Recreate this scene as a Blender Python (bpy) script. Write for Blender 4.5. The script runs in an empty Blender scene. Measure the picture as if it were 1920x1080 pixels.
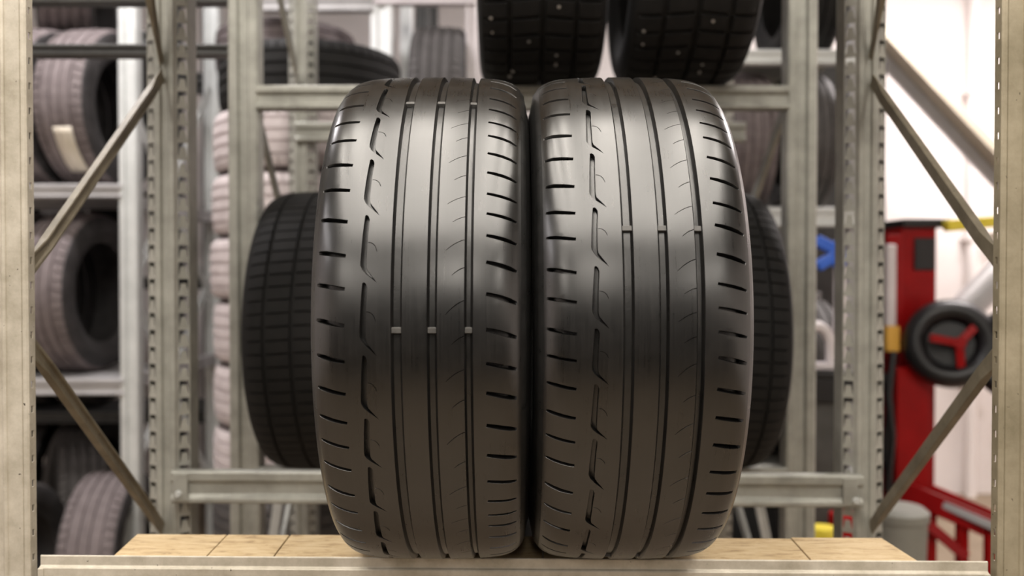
import bpy, math, random
from mathutils import Vector, Matrix
from mathutils.geometry import delaunay_2d_cdt
random.seed(7)
S = bpy.context.scene
COL = S.collection

# ------------------------------------------------------------------ camera
FPX, CAM_H, PITCH = 1677.0, 0.3848, 0.0164
cam_d = bpy.data.cameras.new('camera'); cam = bpy.data.objects.new('camera', cam_d); COL.objects.link(cam)
cam_d.sensor_width = 36.0; cam_d.lens = 36.0 * FPX / 1920.0
cam.location = (0, 0, CAM_H); cam.rotation_euler = (math.pi / 2 - PITCH, 0, 0)
cam_d.clip_start = 0.05; cam_d.clip_end = 60
cam_d.dof.use_dof = True; cam_d.dof.focus_distance = 1.04; cam_d.dof.aperture_fstop = 2.9
S.camera = cam

def W(px, py, Y):
    """point of the room at depth Y seen at a pixel of the photograph"""
    a = (px - 960) / FPX; b = (540 - py) / FPX
    d = Vector((a, math.cos(PITCH) + b * math.sin(PITCH), -math.sin(PITCH) + b * math.cos(PITCH)))
    t = Y / d.y
    return Vector((d.x * t, Y, CAM_H + d.z * t))

# ------------------------------------------------------------------ world, exposure, lamps
w = bpy.data.worlds.new('world'); S.world = w; w.use_nodes = True
w.node_tree.nodes['Background'].inputs[0].default_value = (0.9, 0.9, 0.95, 1)
w.node_tree.nodes['Background'].inputs[1].default_value = 0.012
S.view_settings.view_transform = 'Standard'; S.view_settings.look = 'None'
S.view_settings.gamma = 1.0; S.view_settings.use_curve_mapping = False
S.view_settings.exposure = 0.0
FLOOR, CEIL = -1.0, 2.45
# ceiling lamps: x, y, length, True if it runs along y, watts, colour   (fixtures are built by ceiling_lamp() below)
WARM, COOL = (1.0, 0.93, 0.84), (1.0, 0.95, 0.96)
LAMPS = [(-1.20, -0.05, 3.0, True, 29, WARM, 'above the aisle, first from the left over the photographer'),
         (-0.72, -0.05, 3.0, True, 31, WARM, 'above the aisle, second from the left over the photographer'),
         (-0.24, -0.05, 3.0, True, 30, WARM, 'above the aisle, third from the left over the photographer'),
         (0.24, -0.05, 3.0, True, 30, WARM, 'above the aisle, fourth from the left over the photographer'),
         (0.72, -0.05, 3.0, True, 31, WARM, 'above the aisle, fifth from the left over the photographer'),
         (1.20, -0.05, 3.0, True, 27, WARM, 'above the aisle, sixth from the left over the photographer'),
         (-3.5, -0.30, 2.5, True, 45, COOL, 'above the aisle by the left wall'),
         (-2.2, -4.20, 2.5, True, 80, WARM, 'left of the row far behind the photographer'),
         (0.0, -4.20, 2.5, True, 75, WARM, 'middle of the row far behind the photographer'),
         (2.2, -4.20, 2.5, True, 70, WARM, 'right of the row far behind the photographer'),
         (-1.55, 2.75, 1.3, False, 55, COOL, 'above the tyre stacks behind the rack'),
         (0.55, 3.70, 1.3, False, 9, COOL, 'above the rear racks'),
         (2.45, 4.10, 1.3, False, 118, (1.0, 0.92, 0.90), 'above the red tyre machine')]

# ------------------------------------------------------------------ materials
def new_mat(name):
    m = bpy.data.materials.new(name); m.use_nodes = True
    return m, m.node_tree, m.node_tree.nodes['Principled BSDF']
def N(nt, t, **kw):
    n = nt.nodes.new(t)
    for k, v in kw.items():
        if k in n.inputs: n.inputs[k].default_value = v
        else: setattr(n, k, v)
    return n
def mat(name, c1, c2=None, rough=0.5, metal=0.0, scale=8.0, stretch=(1, 1, 1), bump=0.0, bscale=60.0, spec=0.5, rough2=None, detail=4):
    m, nt, b = new_mat(name)
    b.inputs['Roughness'].default_value = rough; b.inputs['Metallic'].default_value = metal
    b.inputs['Specular IOR Level'].default_value = spec
    tc = N(nt, 'ShaderNodeTexCoord'); mp = N(nt, 'ShaderNodeMapping')
    mp.inputs['Scale'].default_value = stretch
    nt.links.new(tc.outputs['Object'], mp.inputs['Vector'])
    no = N(nt, 'ShaderNodeTexNoise', Scale=scale, Detail=detail, Roughness=0.6)
    nt.links.new(mp.outputs[0], no.inputs['Vector'])
    rp = N(nt, 'ShaderNodeValToRGB'); rp.color_ramp.elements[0].position = 0.3; rp.color_ramp.elements[1].position = 0.7
    rp.color_ramp.elements[0].color = (*c1, 1); rp.color_ramp.elements[1].color = (*(c2 or c1), 1)
    nt.links.new(no.outputs['Fac'], rp.inputs['Fac']); nt.links.new(rp.outputs['Color'], b.inputs['Base Color'])
    if rough2 is not None:
        mr = N(nt, 'ShaderNodeMapRange'); mr.inputs['To Min'].default_value = rough; mr.inputs['To Max'].default_value = rough2
        nt.links.new(no.outputs['Fac'], mr.inputs['Value']); nt.links.new(mr.outputs[0], b.inputs['Roughness'])
    if bump:
        n2 = N(nt, 'ShaderNodeTexNoise', Scale=bscale, Detail=3)
        nt.links.new(mp.outputs[0], n2.inputs['Vector'])
        bp = N(nt, 'ShaderNodeBump', Strength=bump, Distance=0.002)
        nt.links.new(n2.outputs['Fac'], bp.inputs['Height']); nt.links.new(bp.outputs[0], b.inputs['Normal'])
    return m

def tread_rubber():
    m, nt, b = new_mat('worn_tread_rubber')
    tc = N(nt, 'ShaderNodeTexCoord')
    mp = N(nt, 'ShaderNodeMapping'); mp.inputs['Scale'].default_value = (1, 0.02, 0.02)   # streaks that run round the tyre
    nt.links.new(tc.outputs['Object'], mp.inputs['Vector'])
    st = N(nt, 'ShaderNodeTexNoise', Scale=420.0, Detail=5, Roughness=0.65); nt.links.new(mp.outputs[0], st.inputs['Vector'])
    bl = N(nt, 'ShaderNodeTexNoise', Scale=26.0, Detail=6, Roughness=0.6); nt.links.new(tc.outputs['Object'], bl.inputs['Vector'])
    ad = N(nt, 'ShaderNodeMath', operation='ADD'); nt.links.new(st.outputs['Fac'], ad.inputs[0]); nt.links.new(bl.outputs['Fac'], ad.inputs[1])
    rp = N(nt, 'ShaderNodeValToRGB'); rp.color_ramp.elements[0].position = 0.75; rp.color_ramp.elements[1].position = 1.25
    rp.color_ramp.elements[0].color = (0.0040, 0.0039, 0.0037, 1); rp.color_ramp.elements[1].color = (0.0095, 0.0090, 0.0085, 1)
    hf = N(nt, 'ShaderNodeMath', operation='MULTIPLY'); hf.inputs[1].default_value = 0.5
    rp.color_ramp.elements[0].position = 0.38; rp.color_ramp.elements[1].position = 0.62
    nt.links.new(ad.outputs[0], hf.inputs[0]); nt.links.new(hf.outputs[0], rp.inputs['Fac'])
    nt.links.new(rp.outputs[0], b.inputs['Base Color'])
    mr = N(nt, 'ShaderNodeMapRange'); mr.inputs['From Min'].default_value = 0.35; mr.inputs['From Max'].default_value = 0.65
    mr.inputs['To Min'].default_value = 0.265; mr.inputs['To Max'].default_value = 0.325
    nt.links.new(hf.outputs[0], mr.inputs['Value']); nt.links.new(mr.outputs[0], b.inputs['Roughness'])
    b.inputs['IOR'].default_value = 1.74
    fine = N(nt, 'ShaderNodeTexNoise', Scale=900.0, Detail=2); nt.links.new(tc.outputs['Object'], fine.inputs['Vector'])
    b1 = N(nt, 'ShaderNodeBump', Strength=0.05, Distance=0.0005); nt.links.new(fine.outputs['Fac'], b1.inputs['Height'])
    b2 = N(nt, 'ShaderNodeBump', Strength=0.012, Distance=0.0005); nt.links.new(st.outputs['Fac'], b2.inputs['Height'])
    nt.links.new(b1.outputs[0], b2.inputs['Normal']); nt.links.new(b2.outputs[0], b.inputs['Normal'])
    return m

def wood():
    m, nt, b = new_mat('raw_board_wood')
    tc = N(nt, 'ShaderNodeTexCoord'); mp = N(nt, 'ShaderNodeMapping'); mp.inputs['Scale'].default_value = (1.0, 5.0, 5.0)
    mp.inputs['Rotation'].default_value = (0, 0, 0.12)
    nt.links.new(tc.outputs['Object'], mp.inputs['Vector'])
    a = N(nt, 'ShaderNodeTexNoise', Scale=22.0, Detail=10, Roughness=0.75, Distortion=0.8); nt.links.new(mp.outputs[0], a.inputs['Vector'])
    rp = N(nt, 'ShaderNodeValToRGB'); e = rp.color_ramp.elements
    e[0].position = 0.33; e[0].color = (0.19, 0.12, 0.058, 1); e[1].position = 0.62; e[1].color = (0.55, 0.43, 0.26, 1)
    k = e.new(0.46); k.color = (0.46, 0.335, 0.18, 1)
    nt.links.new(a.outputs['Fac'], rp.inputs['Fac']); nt.links.new(rp.outputs[0], b.inputs['Base Color'])
    b.inputs['Roughness'].default_value = 0.75
    bp = N(nt, 'ShaderNodeBump', Strength=0.5, Distance=0.001); nt.links.new(a.outputs['Fac'], bp.inputs['Height']); nt.links.new(bp.outputs[0], b.inputs['Normal'])
    return m

def worn_paint(name='worn_galvanised_paint', lo=(0.36, 0.325, 0.255), hi=(0.62, 0.575, 0.49)):
    m, nt, b = new_mat(name)
    tc = N(nt, 'ShaderNodeTexCoord')
    a = N(nt, 'ShaderNodeTexNoise', Scale=14.0, Detail=8, Roughness=0.7); nt.links.new(tc.outputs['Object'], a.inputs['Vector'])
    rp = N(nt, 'ShaderNodeValToRGB'); e = rp.color_ramp.elements
    e[0].position = 0.32; e[0].color = (*lo, 1); e[1].position = 0.66; e[1].color = (*hi, 1)
    nt.links.new(a.outputs['Fac'], rp.inputs['Fac'])
    v = N(nt, 'ShaderNodeTexNoise', Scale=120.0, Detail=3); nt.links.new(tc.outputs['Object'], v.inputs['Vector'])
    gt = N(nt, 'ShaderNodeMath', operation='GREATER_THAN'); gt.inputs[1].default_value = 0.74; nt.links.new(v.outputs['Fac'], gt.inputs[0])
    mx = N(nt, 'ShaderNodeMixRGB'); mx.inputs['Color2'].default_value = (0.06, 0.05, 0.035, 1)
    nt.links.new(gt.outputs[0], mx.inputs['Fac']); nt.links.new(rp.outputs[0], mx.inputs['Color1'])
    nt.links.new(mx.outputs[0], b.inputs['Base Color'])
    b.inputs['Metallic'].default_value = 0.25; b.inputs['Roughness'].default_value = 0.5
    bp = N(nt, 'ShaderNodeBump', Strength=0.25, Distance=0.001); nt.links.new(v.outputs['Fac'], bp.inputs['Height']); nt.links.new(bp.outputs[0], b.inputs['Normal'])
    return m

M = dict(
    tread=tread_rubber(), wood=wood(), paint=worn_paint(), olive=worn_paint('olive_galvanised_paint', (0.22, 0.19, 0.125), (0.36, 0.315, 0.225)), strip=worn_paint('weathered_brace_paint', (0.13, 0.11, 0.075), (0.23, 0.20, 0.145)),
    side=mat('sidewall_rubber', (0.016, 0.0155, 0.015), (0.028, 0.027, 0.026), 0.5, scale=40, bump=0.15, bscale=500),
    groove=mat('groove_rubber', (0.010, 0.010, 0.0095), (0.018, 0.0175, 0.017), 0.24, scale=60, bump=0.06, bscale=300, spec=0.7, rough2=0.34),
    wear=mat('wear_bar_rubber', (0.05, 0.048, 0.045), (0.085, 0.082, 0.077), 0.5, scale=200),
    steel=mat('galvanised_steel', (0.27, 0.27, 0.24), (0.41, 0.41, 0.37), 0.42, 0.35, scale=18, bump=0.1, bscale=120, rough2=0.55),
    steel_pale=mat('pale_galvanised_steel', (0.56, 0.58, 0.57), (0.70, 0.72, 0.71), 0.45, 0.3, scale=12),
    steel_dark=mat('dark_and_shaded_steel', (0.055, 0.055, 0.053), (0.085, 0.085, 0.083), 0.5, 0.3, scale=14),  # dark steel; on the neighbouring bay's beams the tone stands for shade
    white=mat('white_post_paint', (0.80, 0.82, 0.82), (0.88, 0.90, 0.90), 0.5, scale=6),
    black_rub=mat('black_rubber', (0.006, 0.006, 0.006), (0.010, 0.0095, 0.009), 0.7, scale=30, bump=0.1, bscale=200, spec=0.3),
    dusty=mat('dusty_rubber', (0.13, 0.108, 0.108), (0.21, 0.178, 0.178), 0.8, scale=20, bump=0.1, bscale=200, spec=0.3),
    dusty_side=mat('dusty_sidewall_rubber', (0.018, 0.017, 0.017), (0.045, 0.041, 0.042), 0.65, scale=20, bump=0.1, bscale=200),
    lit_dusty=mat('lit_dusty_rubber', (0.48, 0.425, 0.425), (0.62, 0.56, 0.56), 0.85, scale=20, bump=0.1, bscale=200, spec=0.3),  # dusty rubber made paler: strong light on the tall stack put into the colour
    grey_rub=mat('grey_rubber', (0.055, 0.05, 0.048), (0.09, 0.082, 0.08), 0.7, scale=20, bump=0.1, bscale=200),
    stud=mat('stud_steel', (0.5, 0.48, 0.46), (0.6, 0.58, 0.55), 0.35, 0.6),
    paper=mat('paper_sticker', (0.62, 0.56, 0.45), (0.72, 0.66, 0.56), 0.8, scale=20),
    wall=mat('pale_wall_plaster', (0.82, 0.765, 0.745), (0.88, 0.83, 0.815), 0.9, scale=3, bump=0.1, bscale=80),
    floor=mat('concrete_floor', (0.20, 0.15, 0.10), (0.29, 0.225, 0.155), 0.55, scale=3, bump=0.15, bscale=60, detail=8),
    ceil=mat('ceiling_board', (0.16, 0.155, 0.145), (0.20, 0.195, 0.185), 0.9, scale=4),
    far=mat('aisle_wall_paint', (0.018, 0.018, 0.017), (0.025, 0.025, 0.024), 0.9, scale=2),
    red=mat('red_machine_paint', (0.22, 0.0015, 0.002), (0.32, 0.003, 0.004), 0.35, scale=6, spec=0.2),
    yellow=mat('yellow_plastic', (0.72, 0.58, 0.04), (0.80, 0.66, 0.06), 0.45, scale=6),
    orange=mat('orange_plastic', (0.75, 0.40, 0.06), (0.80, 0.46, 0.09), 0.45, scale=6),
    blue=mat('blue_plastic', (0.03, 0.12, 0.62), (0.05, 0.17, 0.72), 0.4, scale=6),
    black=mat('black_plastic', (0.006, 0.006, 0.007), (0.010, 0.010, 0.011), 0.4, scale=10),
    pole=mat('pale_tube', (0.58, 0.53, 0.54), (0.68, 0.63, 0.64), 0.4, scale=8),
    lgrey=mat('light_grey_metal', (0.36, 0.35, 0.35), (0.44, 0.43, 0.43), 0.4, 0.2, scale=8),
    bin=mat('grey_green_plastic', (0.19, 0.19, 0.165), (0.24, 0.24, 0.21), 0.55, scale=6),
    beige=mat('beige_painted_steel', (0.40, 0.35, 0.27), (0.48, 0.43, 0.34), 0.6, scale=6),
)
def emit(name, col, s):
    m, nt, b = new_mat(name); b.inputs['Base Color'].default_value = (*col, 1)
    b.inputs['Emission Color'].default_value = (*col, 1); b.inputs['Emission Strength'].default_value = s
    return m
M['tube'] = emit('lamp_tube', (1, 0.95, 0.88), 3.0)

# ------------------------------------------------------------------ mesh helpers
class MB:
    def __init__(s): s.v = []; s.f = []
    def add(s, vs, fs):
        o = len(s.v); s.v += [tuple(p) for p in vs]; s.f += [tuple(i + o for i in f) for f in fs]; return s
    def hexa(s, p):       # eight corners: bottom ring, top ring
        return s.add(p, [(3, 2, 1, 0), (4, 5, 6, 7), (0, 1, 5, 4), (1, 2, 6, 5), (2, 3, 7, 6), (3, 0, 4, 7)])
    def box(s, x0, x1, y0, y1, z0, z1, tilt=0.0):
        t = lambda x, y, z: (x, y, z - tilt * x)
        return s.hexa([t(x0, y0, z0), t(x1, y0, z0), t(x1, y1, z0), t(x0, y1, z0), t(x0, y0, z1), t(x1, y0, z1), t(x1, y1, z1), t(x0, y1, z1)])
    def bar(s, a, b, wx, wy, up=(0, 1, 0)):
        a = Vector(a); b = Vector(b); d = (b - a).normalized(); u = Vector(up)
        u = (u - d * u.dot(d)).normalized(); r = d.cross(u)
        P = []
        for c in (a, b):
            P += [c - r * wx / 2 - u * wy / 2, c + r * wx / 2 - u * wy / 2, c + r * wx / 2 + u * wy / 2, c - r * wx / 2 + u * wy / 2]
        return s.hexa(P)
    def tube(s, pts, r, n=12, cap=True):
        pts = [Vector(p) for p in pts]; rs = r if isinstance(r, (list, tuple)) else [r] * len(pts)
        u = None; V = []
        for i, p in enumerate(pts):
            d = (pts[min(i + 1, len(pts) - 1)] - pts[max(i - 1, 0)]).normalized()
            if u is None: u = d.orthogonal().normalized()
            u = (u - d * u.dot(d)).normalized(); q = d.cross(u)
            V += [p + (u * math.cos(k * math.tau / n) + q * math.sin(k * math.tau / n)) * rs[i] for k in range(n)]
        F = [(i * n + k, i * n + (k + 1) % n, (i + 1) * n + (k + 1) % n, (i + 1) * n + k) for i in range(len(pts) - 1) for k in range(n)]
        if cap: F += [tuple(range(n))[::-1], tuple(range((len(pts) - 1) * n, len(pts) * n))]
        return s.add(V, F)
    def sweep(s, prof, a, b, close=True):     # extrude a 2-D section (x,y) along z from a to b
        n = len(prof); V = [(x, y, a) for x, y in prof] + [(x, y, b) for x, y in prof]
        F = [(i, (i + 1) % n, n + (i + 1) % n, n + i) for i in range(n if close else n - 1)]
        if close: F += [tuple(range(n))[::-1], tuple(range(n, 2 * n))]
        return s.add(V, F)
    def xf(s, m): s.v = [tuple(m @ Vector(p)) for p in s.v]; return s
    def mesh(s, name, smooth=None):
        me = bpy.data.meshes.new(name); me.from_pydata(s.v, [], s.f); me.update()
        if smooth:
            me.polygons.foreach_set('use_smooth', [True] * len(me.polygons)); me.set_sharp_from_angle(angle=math.radians(smooth))
        return me
def obj(name, me, m, parent=None, world=True, bevel=0.0, smooth=None, solid=0.0, label=None, kind=None):
    if isinstance(me, MB): me = me.mesh(name, smooth)
    o = bpy.data.objects.new(name, me); COL.objects.link(o)
    if not me.materials: me.materials.append(M[m])
    if parent is not None:
        o.parent = parent
        if world:
            p, q = parent, Vector((0, 0, 0))
            while p is not None: q += p.location; p = p.parent
            o.location = -q
    if solid:
        k = o.modifiers.new('thickness', 'SOLIDIFY'); k.thickness = solid; k.offset = 0
    if bevel:
        k = o.modifiers.new('bevel', 'BEVEL'); k.width = bevel; k.segments = 2; k.limit_method = 'ANGLE'; k.angle_limit = math.radians(40)
    if label: o['label'] = label
    if kind: o['kind'] = kind
    return o
def thing(name, loc, label, cat, group=None):
    o = bpy.data.objects.new(name, None); COL.objects.link(o); o.location = loc; o.empty_display_size = 0.1
    o['label'] = label; o['category'] = cat
    if group: o['group'] = group
    return o

# ------------------------------------------------------------------ the room
def struct(name, mb, m):
    o = obj(name, mb, m); o['kind'] = 'structure'; return o
X0, X1, Y0, Y1 = -4.6, 3.6, -8.5, 5.6
struct('floor', MB().box(X0, X1, Y0, Y1, FLOOR - 0.1, FLOOR), 'floor')
struct('ceiling', MB().box(X0, X1, Y0, Y1, CEIL, CEIL + 0.1), 'ceil')
struct('wall_back', MB().box(X0, X1, Y1, Y1 + 0.1, FLOOR, CEIL), 'wall')
struct('wall_left', MB().box(X0 - 0.1, X0, Y0, Y1, FLOOR, CEIL), 'wall')
struct('wall_right', MB().box(X1, X1 + 0.1, Y0, Y1, FLOOR, CEIL), 'wall')
struct('wall_front', MB().box(X0, X1, Y0 - 0.1, Y0, FLOOR, CEIL), 'far')

def ceiling_lamp(x, y, L, along_y, watts, col, where):
    t = thing('ceiling_lamp', (x, y, CEIL - 0.10), 'long white ceiling lamp ' + where, 'lamp', 'ceiling lamps')
    z = 0.10; h = L / 2
    if along_y: t.rotation_euler = (0, 0, math.pi / 2)
    obj('housing', MB().box(-h, h, -0.09, 0.09, z - 0.05, z), 'white', t, False, bevel=0.004)
    for s in (-0.045, 0.045):
        obj('tube', MB().tube([(-h + 0.03, s, z - 0.068), (h - 0.03, s, z - 0.068)], 0.013), 'tube', t, False, smooth=40)
    for s in (-1, 1):
        obj('end_cap', MB().box(s * h - 0.02, s * h + 0.02, -0.08, 0.08, z - 0.085, z), 'white', t, False, bevel=0.003)
    ld = bpy.data.lights.new('lamp_light', 'AREA'); ld.shape = 'RECTANGLE'; ld.size = L; ld.size_y = 0.24; ld.energy = watts; ld.color = col
    lo = bpy.data.objects.new('lamp_light', ld); COL.objects.link(lo); lo.parent = t; lo.location = (0, 0, 0.005)
for l in LAMPS: ceiling_lamp(*l)

# ------------------------------------------------------------------ the two worn tyres
R, TY, TZ, HALF = 0.325, 1.2502, 0.325, 0.1195
PROF = [(0, 0), (20, .1), (40, .5), (60, 1.4), (75, 2.6), (85, 4.0), (94, 6.4), (101, 9.6), (107, 14), (111, 19), (114, 26), (117, 37),
        (119, 50), (119.3, 60), (117.5, 74), (113, 88), (107, 98), (102, 103), (100, 108), (103, 112)]
def spline(pts, n=8):
    out = []
    for i in range(len(pts) - 1):
        p0 = pts[max(i - 1, 0)]; p1 = pts[i]; p2 = pts[i + 1]; p3 = pts[min(i + 2, len(pts) - 1)]
        if i == 0: p0 = (-p2[0], p2[1])
        for k in range(n):
            t = k / n
            out.append(tuple(0.5 * (2 * b + (c - a) * t + (2 * a - 5 * b + 4 * c - d) * t * t + (3 * b - a - 3 * c + d) * t ** 3) for a, b, c, d in zip(p0, p1, p2, p3)))
    return out + [pts[-1]]
FINE = [(x / 1000, d / 1000) for x, d in spline(PROF)]
ARC = [0.0]
for a, b in zip(FINE, FINE[1:]): ARC.append(ARC[-1] + math.dist(a, b))
def profile(s):
    """arc length from the tread centre -> (x, drop, normal x, normal r)"""
    q = abs(s); i = 0
    lo, hi = 0, len(ARC) - 2
    while lo < hi:
        mid = (lo + hi + 1) // 2
        if ARC[mid] <= q: lo = mid
        else: hi = mid - 1
    i = lo; t = (q - ARC[i]) / (ARC[i + 1] - ARC[i])
    x = FINE[i][0] + (FINE[i + 1][0] - FINE[i][0]) * t; d = FINE[i][1] + (FINE[i + 1][1] - FINE[i][1]) * t
    def tan(k):
        a = FINE[max(k - 1, 0)]; b = FINE[min(k + 1, len(FINE) - 1)]; l = math.dist(a, b) or 1
        return ((b[0] - a[0]) / l, (b[1] - a[1]) / l)
    ta, tb = tan(i), tan(i + 1); tx = ta[0] + (tb[0] - ta[0]) * t; td = ta[1] + (tb[1] - ta[1]) * t
    sg = 1 if s >= 0 else -1
    return sg * x, d, sg * td, tx
def surf(s, phi, depth=0.0):
    """point on the tyre, local: axle at origin along x, phi=0 faces the camera (-y), phi grows downward"""
    x, d, nx, nr = profile(s); r = R - d - depth * nr; x -= depth * nx
    return (x, -r * math.cos(phi), -r * math.sin(phi))
def phi_at(py, s):
    """angle round the tyre at which the photograph shows a mark at row py"""
    r = R - profile(s)[1]; e = -math.atan((py - 540) / FPX) - PITCH
    dy, dz = math.cos(e), math.sin(e); ox, oz = -TY, CAM_H - TZ
    bq = ox * dy + oz * dz; c = ox * ox + oz * oz - r * r; t = -bq - math.sqrt(max(bq * bq - c, 0))
    return math.asin(max(-1, min(1, -(oz + dz * t) / r)))
CELLS, CL = 28, 0.072          # pattern repeats, nominal length of one
GROOVES = [(-0.0210, 0.0105), (0.0160, 0.0092), (0.0541, 0.0078)]
DEPTH, DEEP = 0.0064, 0.0105

def warp(rows, even, s):
    """rows of the photograph's shoulder slits -> function from pattern coordinate (cells) to angle"""
    ph = [phi_at(y, s) for y in rows]
    n = 2 * CELLS; known = len(ph)
    step = (math.tau - (ph[-1] - ph[0])) / (n - known + 1)
    full = ph + [ph[-1] + step * (k + 1) for k in range(n - known)]
    full.append(full[0] + math.tau)
    v0 = 0.12 - 0.5 * even     # an even slit lies 0.12 into its cell
    def f(V):
        q = (V - v0) * 2; k = math.floor(q); t = q - k; turn, i = divmod(k, n)
        return full[i] + (full[i + 1] - full[i]) * t + turn * math.tau
    return f
def inside(p, poly):
    c = False; x, y = p; j = len(poly) - 1
    for i in range(len(poly)):
        xi, yi = poly[i]; xj, yj = poly[j]
        if (yi > y) != (yj > y) and x < (xj - xi) * (y - yi) / (yj - yi) + xi: c = not c
        j = i
    return c
def segd(p, a, b):
    ax, ay = a; dx, dy = b[0] - ax, b[1] - ay; l = dx * dx + dy * dy
    t = 0 if l == 0 else max(0, min(1, ((p[0] - ax) * dx + (p[1] - ay) * dy) / l))
    return math.hypot(p[0] - ax - t * dx, p[1] - ay - t * dy)
def area(poly): return sum(a[0] * b[1] - b[0] * a[1] for a, b in zip(poly, poly[1:] + poly[:1])) / 2
def ribbon(cl, wd):
    """slit outline from a centre line and widths"""
    L, Rr = [], []
    for i, p in enumerate(cl):
        a = cl[max(i - 1, 0)]; b = cl[min(i + 1, len(cl) - 1)]; l = math.dist(a, b)
        nx, ny = -(b[1] - a[1]) / l, (b[0] - a[0]) / l
        L.append((p[0] + nx * wd[i] / 2, p[1] + ny * wd[i] / 2)); Rr.append((p[0] - nx * wd[i] / 2, p[1] - ny * wd[i] / 2))
    return L + Rr[::-1]
def inset(poly, d):
    n = len(poly); out = []
    sg = 1 if area(poly) > 0 else -1
    for i in range(n):
        a, p, b = poly[i - 1], poly[i], poly[(i + 1) % n]
        l1 = math.dist(a, p) or 1e-9; l2 = math.dist(p, b) or 1e-9
        n1 = (-(p[1] - a[1]) / l1 * sg, (p[0] - a[0]) / l1 * sg); n2 = (-(b[1] - p[1]) / l2 * sg, (b[0] - p[0]) / l2 * sg)
        m = (n1[0] + n2[0], n1[1] + n2[1]); l = math.hypot(*m) or 1; k = d / max(0.5, l / 2)
        out.append((p[0] + m[0] / l * k, p[1] + m[1] / l * k))
    return out
def rib_mesh(name, s0, s1, base, slits, f, step=0.0042, wall0=True, wall1=True):
    """one tread rib: top face cut by slits, with walls down to the groove floor. slits are outlines in (s, t) metres inside one repeat;
    base is the polyline (s, t) along which repeats meet"""
    mb = MB(); ch = 0.0005
    nt = 16
    lo = list(base); hi = [(s, t + CL) for s, t in base]
    def along(sx):
        for a, b in zip(base, base[1:]):
            if a[0] <= sx <= b[0] + 1e-9: return a[1] + (b[1] - a[1]) * ((sx - a[0]) / ((b[0] - a[0]) or 1))
        return base[-1][1]
    rs = [(s1, hi[-1][1] - CL + CL * k / nt) for k in range(1, nt)]; ls = [(s0, lo[0][1] + CL * (nt - k) / nt) for k in range(1, nt)]
    outline = lo + rs + hi[::-1] + ls
    V = [Vector(p) for p in outline]; n = len(V); E = [(i, (i + 1) % n) for i in range(n)]
    for sl in slits:
        o = len(V); V += [Vector(p) for p in sl]; E += [(o + i, o + (i + 1) % len(sl)) for i in range(len(sl))]
    edges = [(tuple(V[a]), tuple(V[b])) for a, b in E]
    ns = max(2, round((s1 - s0) / step))
    for i in range(1, ns):
        s = s0 + (s1 - s0) * i / ns; b = along(s)
        for k in range(nt):
            p = (s, b + CL * (k + 0.5) / nt)
            if any(inside(p, sl) for sl in slits): continue
            if min(segd(p, a, c) for a, c in edges) < 0.0009: continue
            V.append(Vector(p))
    vv, _, ff = delaunay_2d_cdt(V, E, [], 0, 1e-7)[:3]
    tris = []
    for t in ff:
        c = sum((vv[i] for i in t), Vector((0, 0))) / len(t)
        if not inside(c, outline) or any(inside(c, sl) for sl in slits): continue
        if len(t) == 3 and (vv[t[1]] - vv[t[0]]).cross(vv[t[2]] - vv[t[0]]) < 0: t = t[::-1]
        tris.append(tuple(t))
    key = {}; verts = []; faces = []
    for c in range(CELLS):
        idx = {}
        for t in tris:
            g = []
            for i in t:
                if i not in idx:
                    kx = (round(vv[i][0] * 1e6), round((vv[i][1] + c * CL) * 1e6) % round(CELLS * CL * 1e6))
                    if kx not in key:
                        key[kx] = len(verts); s = vv[i][0]
                        edge = (wall0 and abs(s - s0) < 1e-6) or (wall1 and abs(s - s1) < 1e-6)
                        verts.append(surf(s, f(c + vv[i][1] / CL)))
                    idx[i] = key[kx]
                g.append(idx[i])
            faces.append(tuple(g))
    mb.add(verts, faces)
    for sl in slits:                                   # slit walls with a small broken edge
        if area(sl) < 0: sl = sl[::-1]
        mid = inset(sl, 0.00022); m = len(sl); wide = abs(area(sl)) > 0.0002; low = inset(sl, 0.0008 if wide else 0.0004); dlow = DEEP if abs(sum(p[0] for p in sl)) / m > 0.068 else DEPTH
        for c in range(CELLS):
            ring = []
            for poly, d in ((sl, 0), (mid, 0.00035), (low, dlow + 0.0003)):
                ring.append([surf(s, f(c + t / CL), d) for s, t in poly])
            Vv = ring[0] + ring[1] + ring[2]
            mb.add(Vv, [(k * m + i, k * m + (i + 1) % m, (k + 1) * m + (i + 1) % m, (k + 1) * m + i) for k in range(2) for i in range(m)])
    for on, s, sg in ((wall0, s0, -1), (wall1, s1, 1)):     # long walls on the grooves
        if not on: continue
        na = CELLS * 8; Vv = []
        for k in range(na):
            p = f(k / 8.0)
            Vv += [surf(s, p), surf(s + sg * 0.0004, p, 0.0005), surf(s + sg * 0.0027, p, DEPTH + 0.0003)]
        F = []
        for k in range(na):
            j = (k + 1) % na
            for q in range(2):
                fc = (k * 3 + q, j * 3 + q, j * 3 + q + 1, k * 3 + q + 1)
                F.append(fc if sg > 0 else fc[::-1])
        mb.add(Vv, F)
    return mb.mesh(name, smooth=38)

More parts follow.
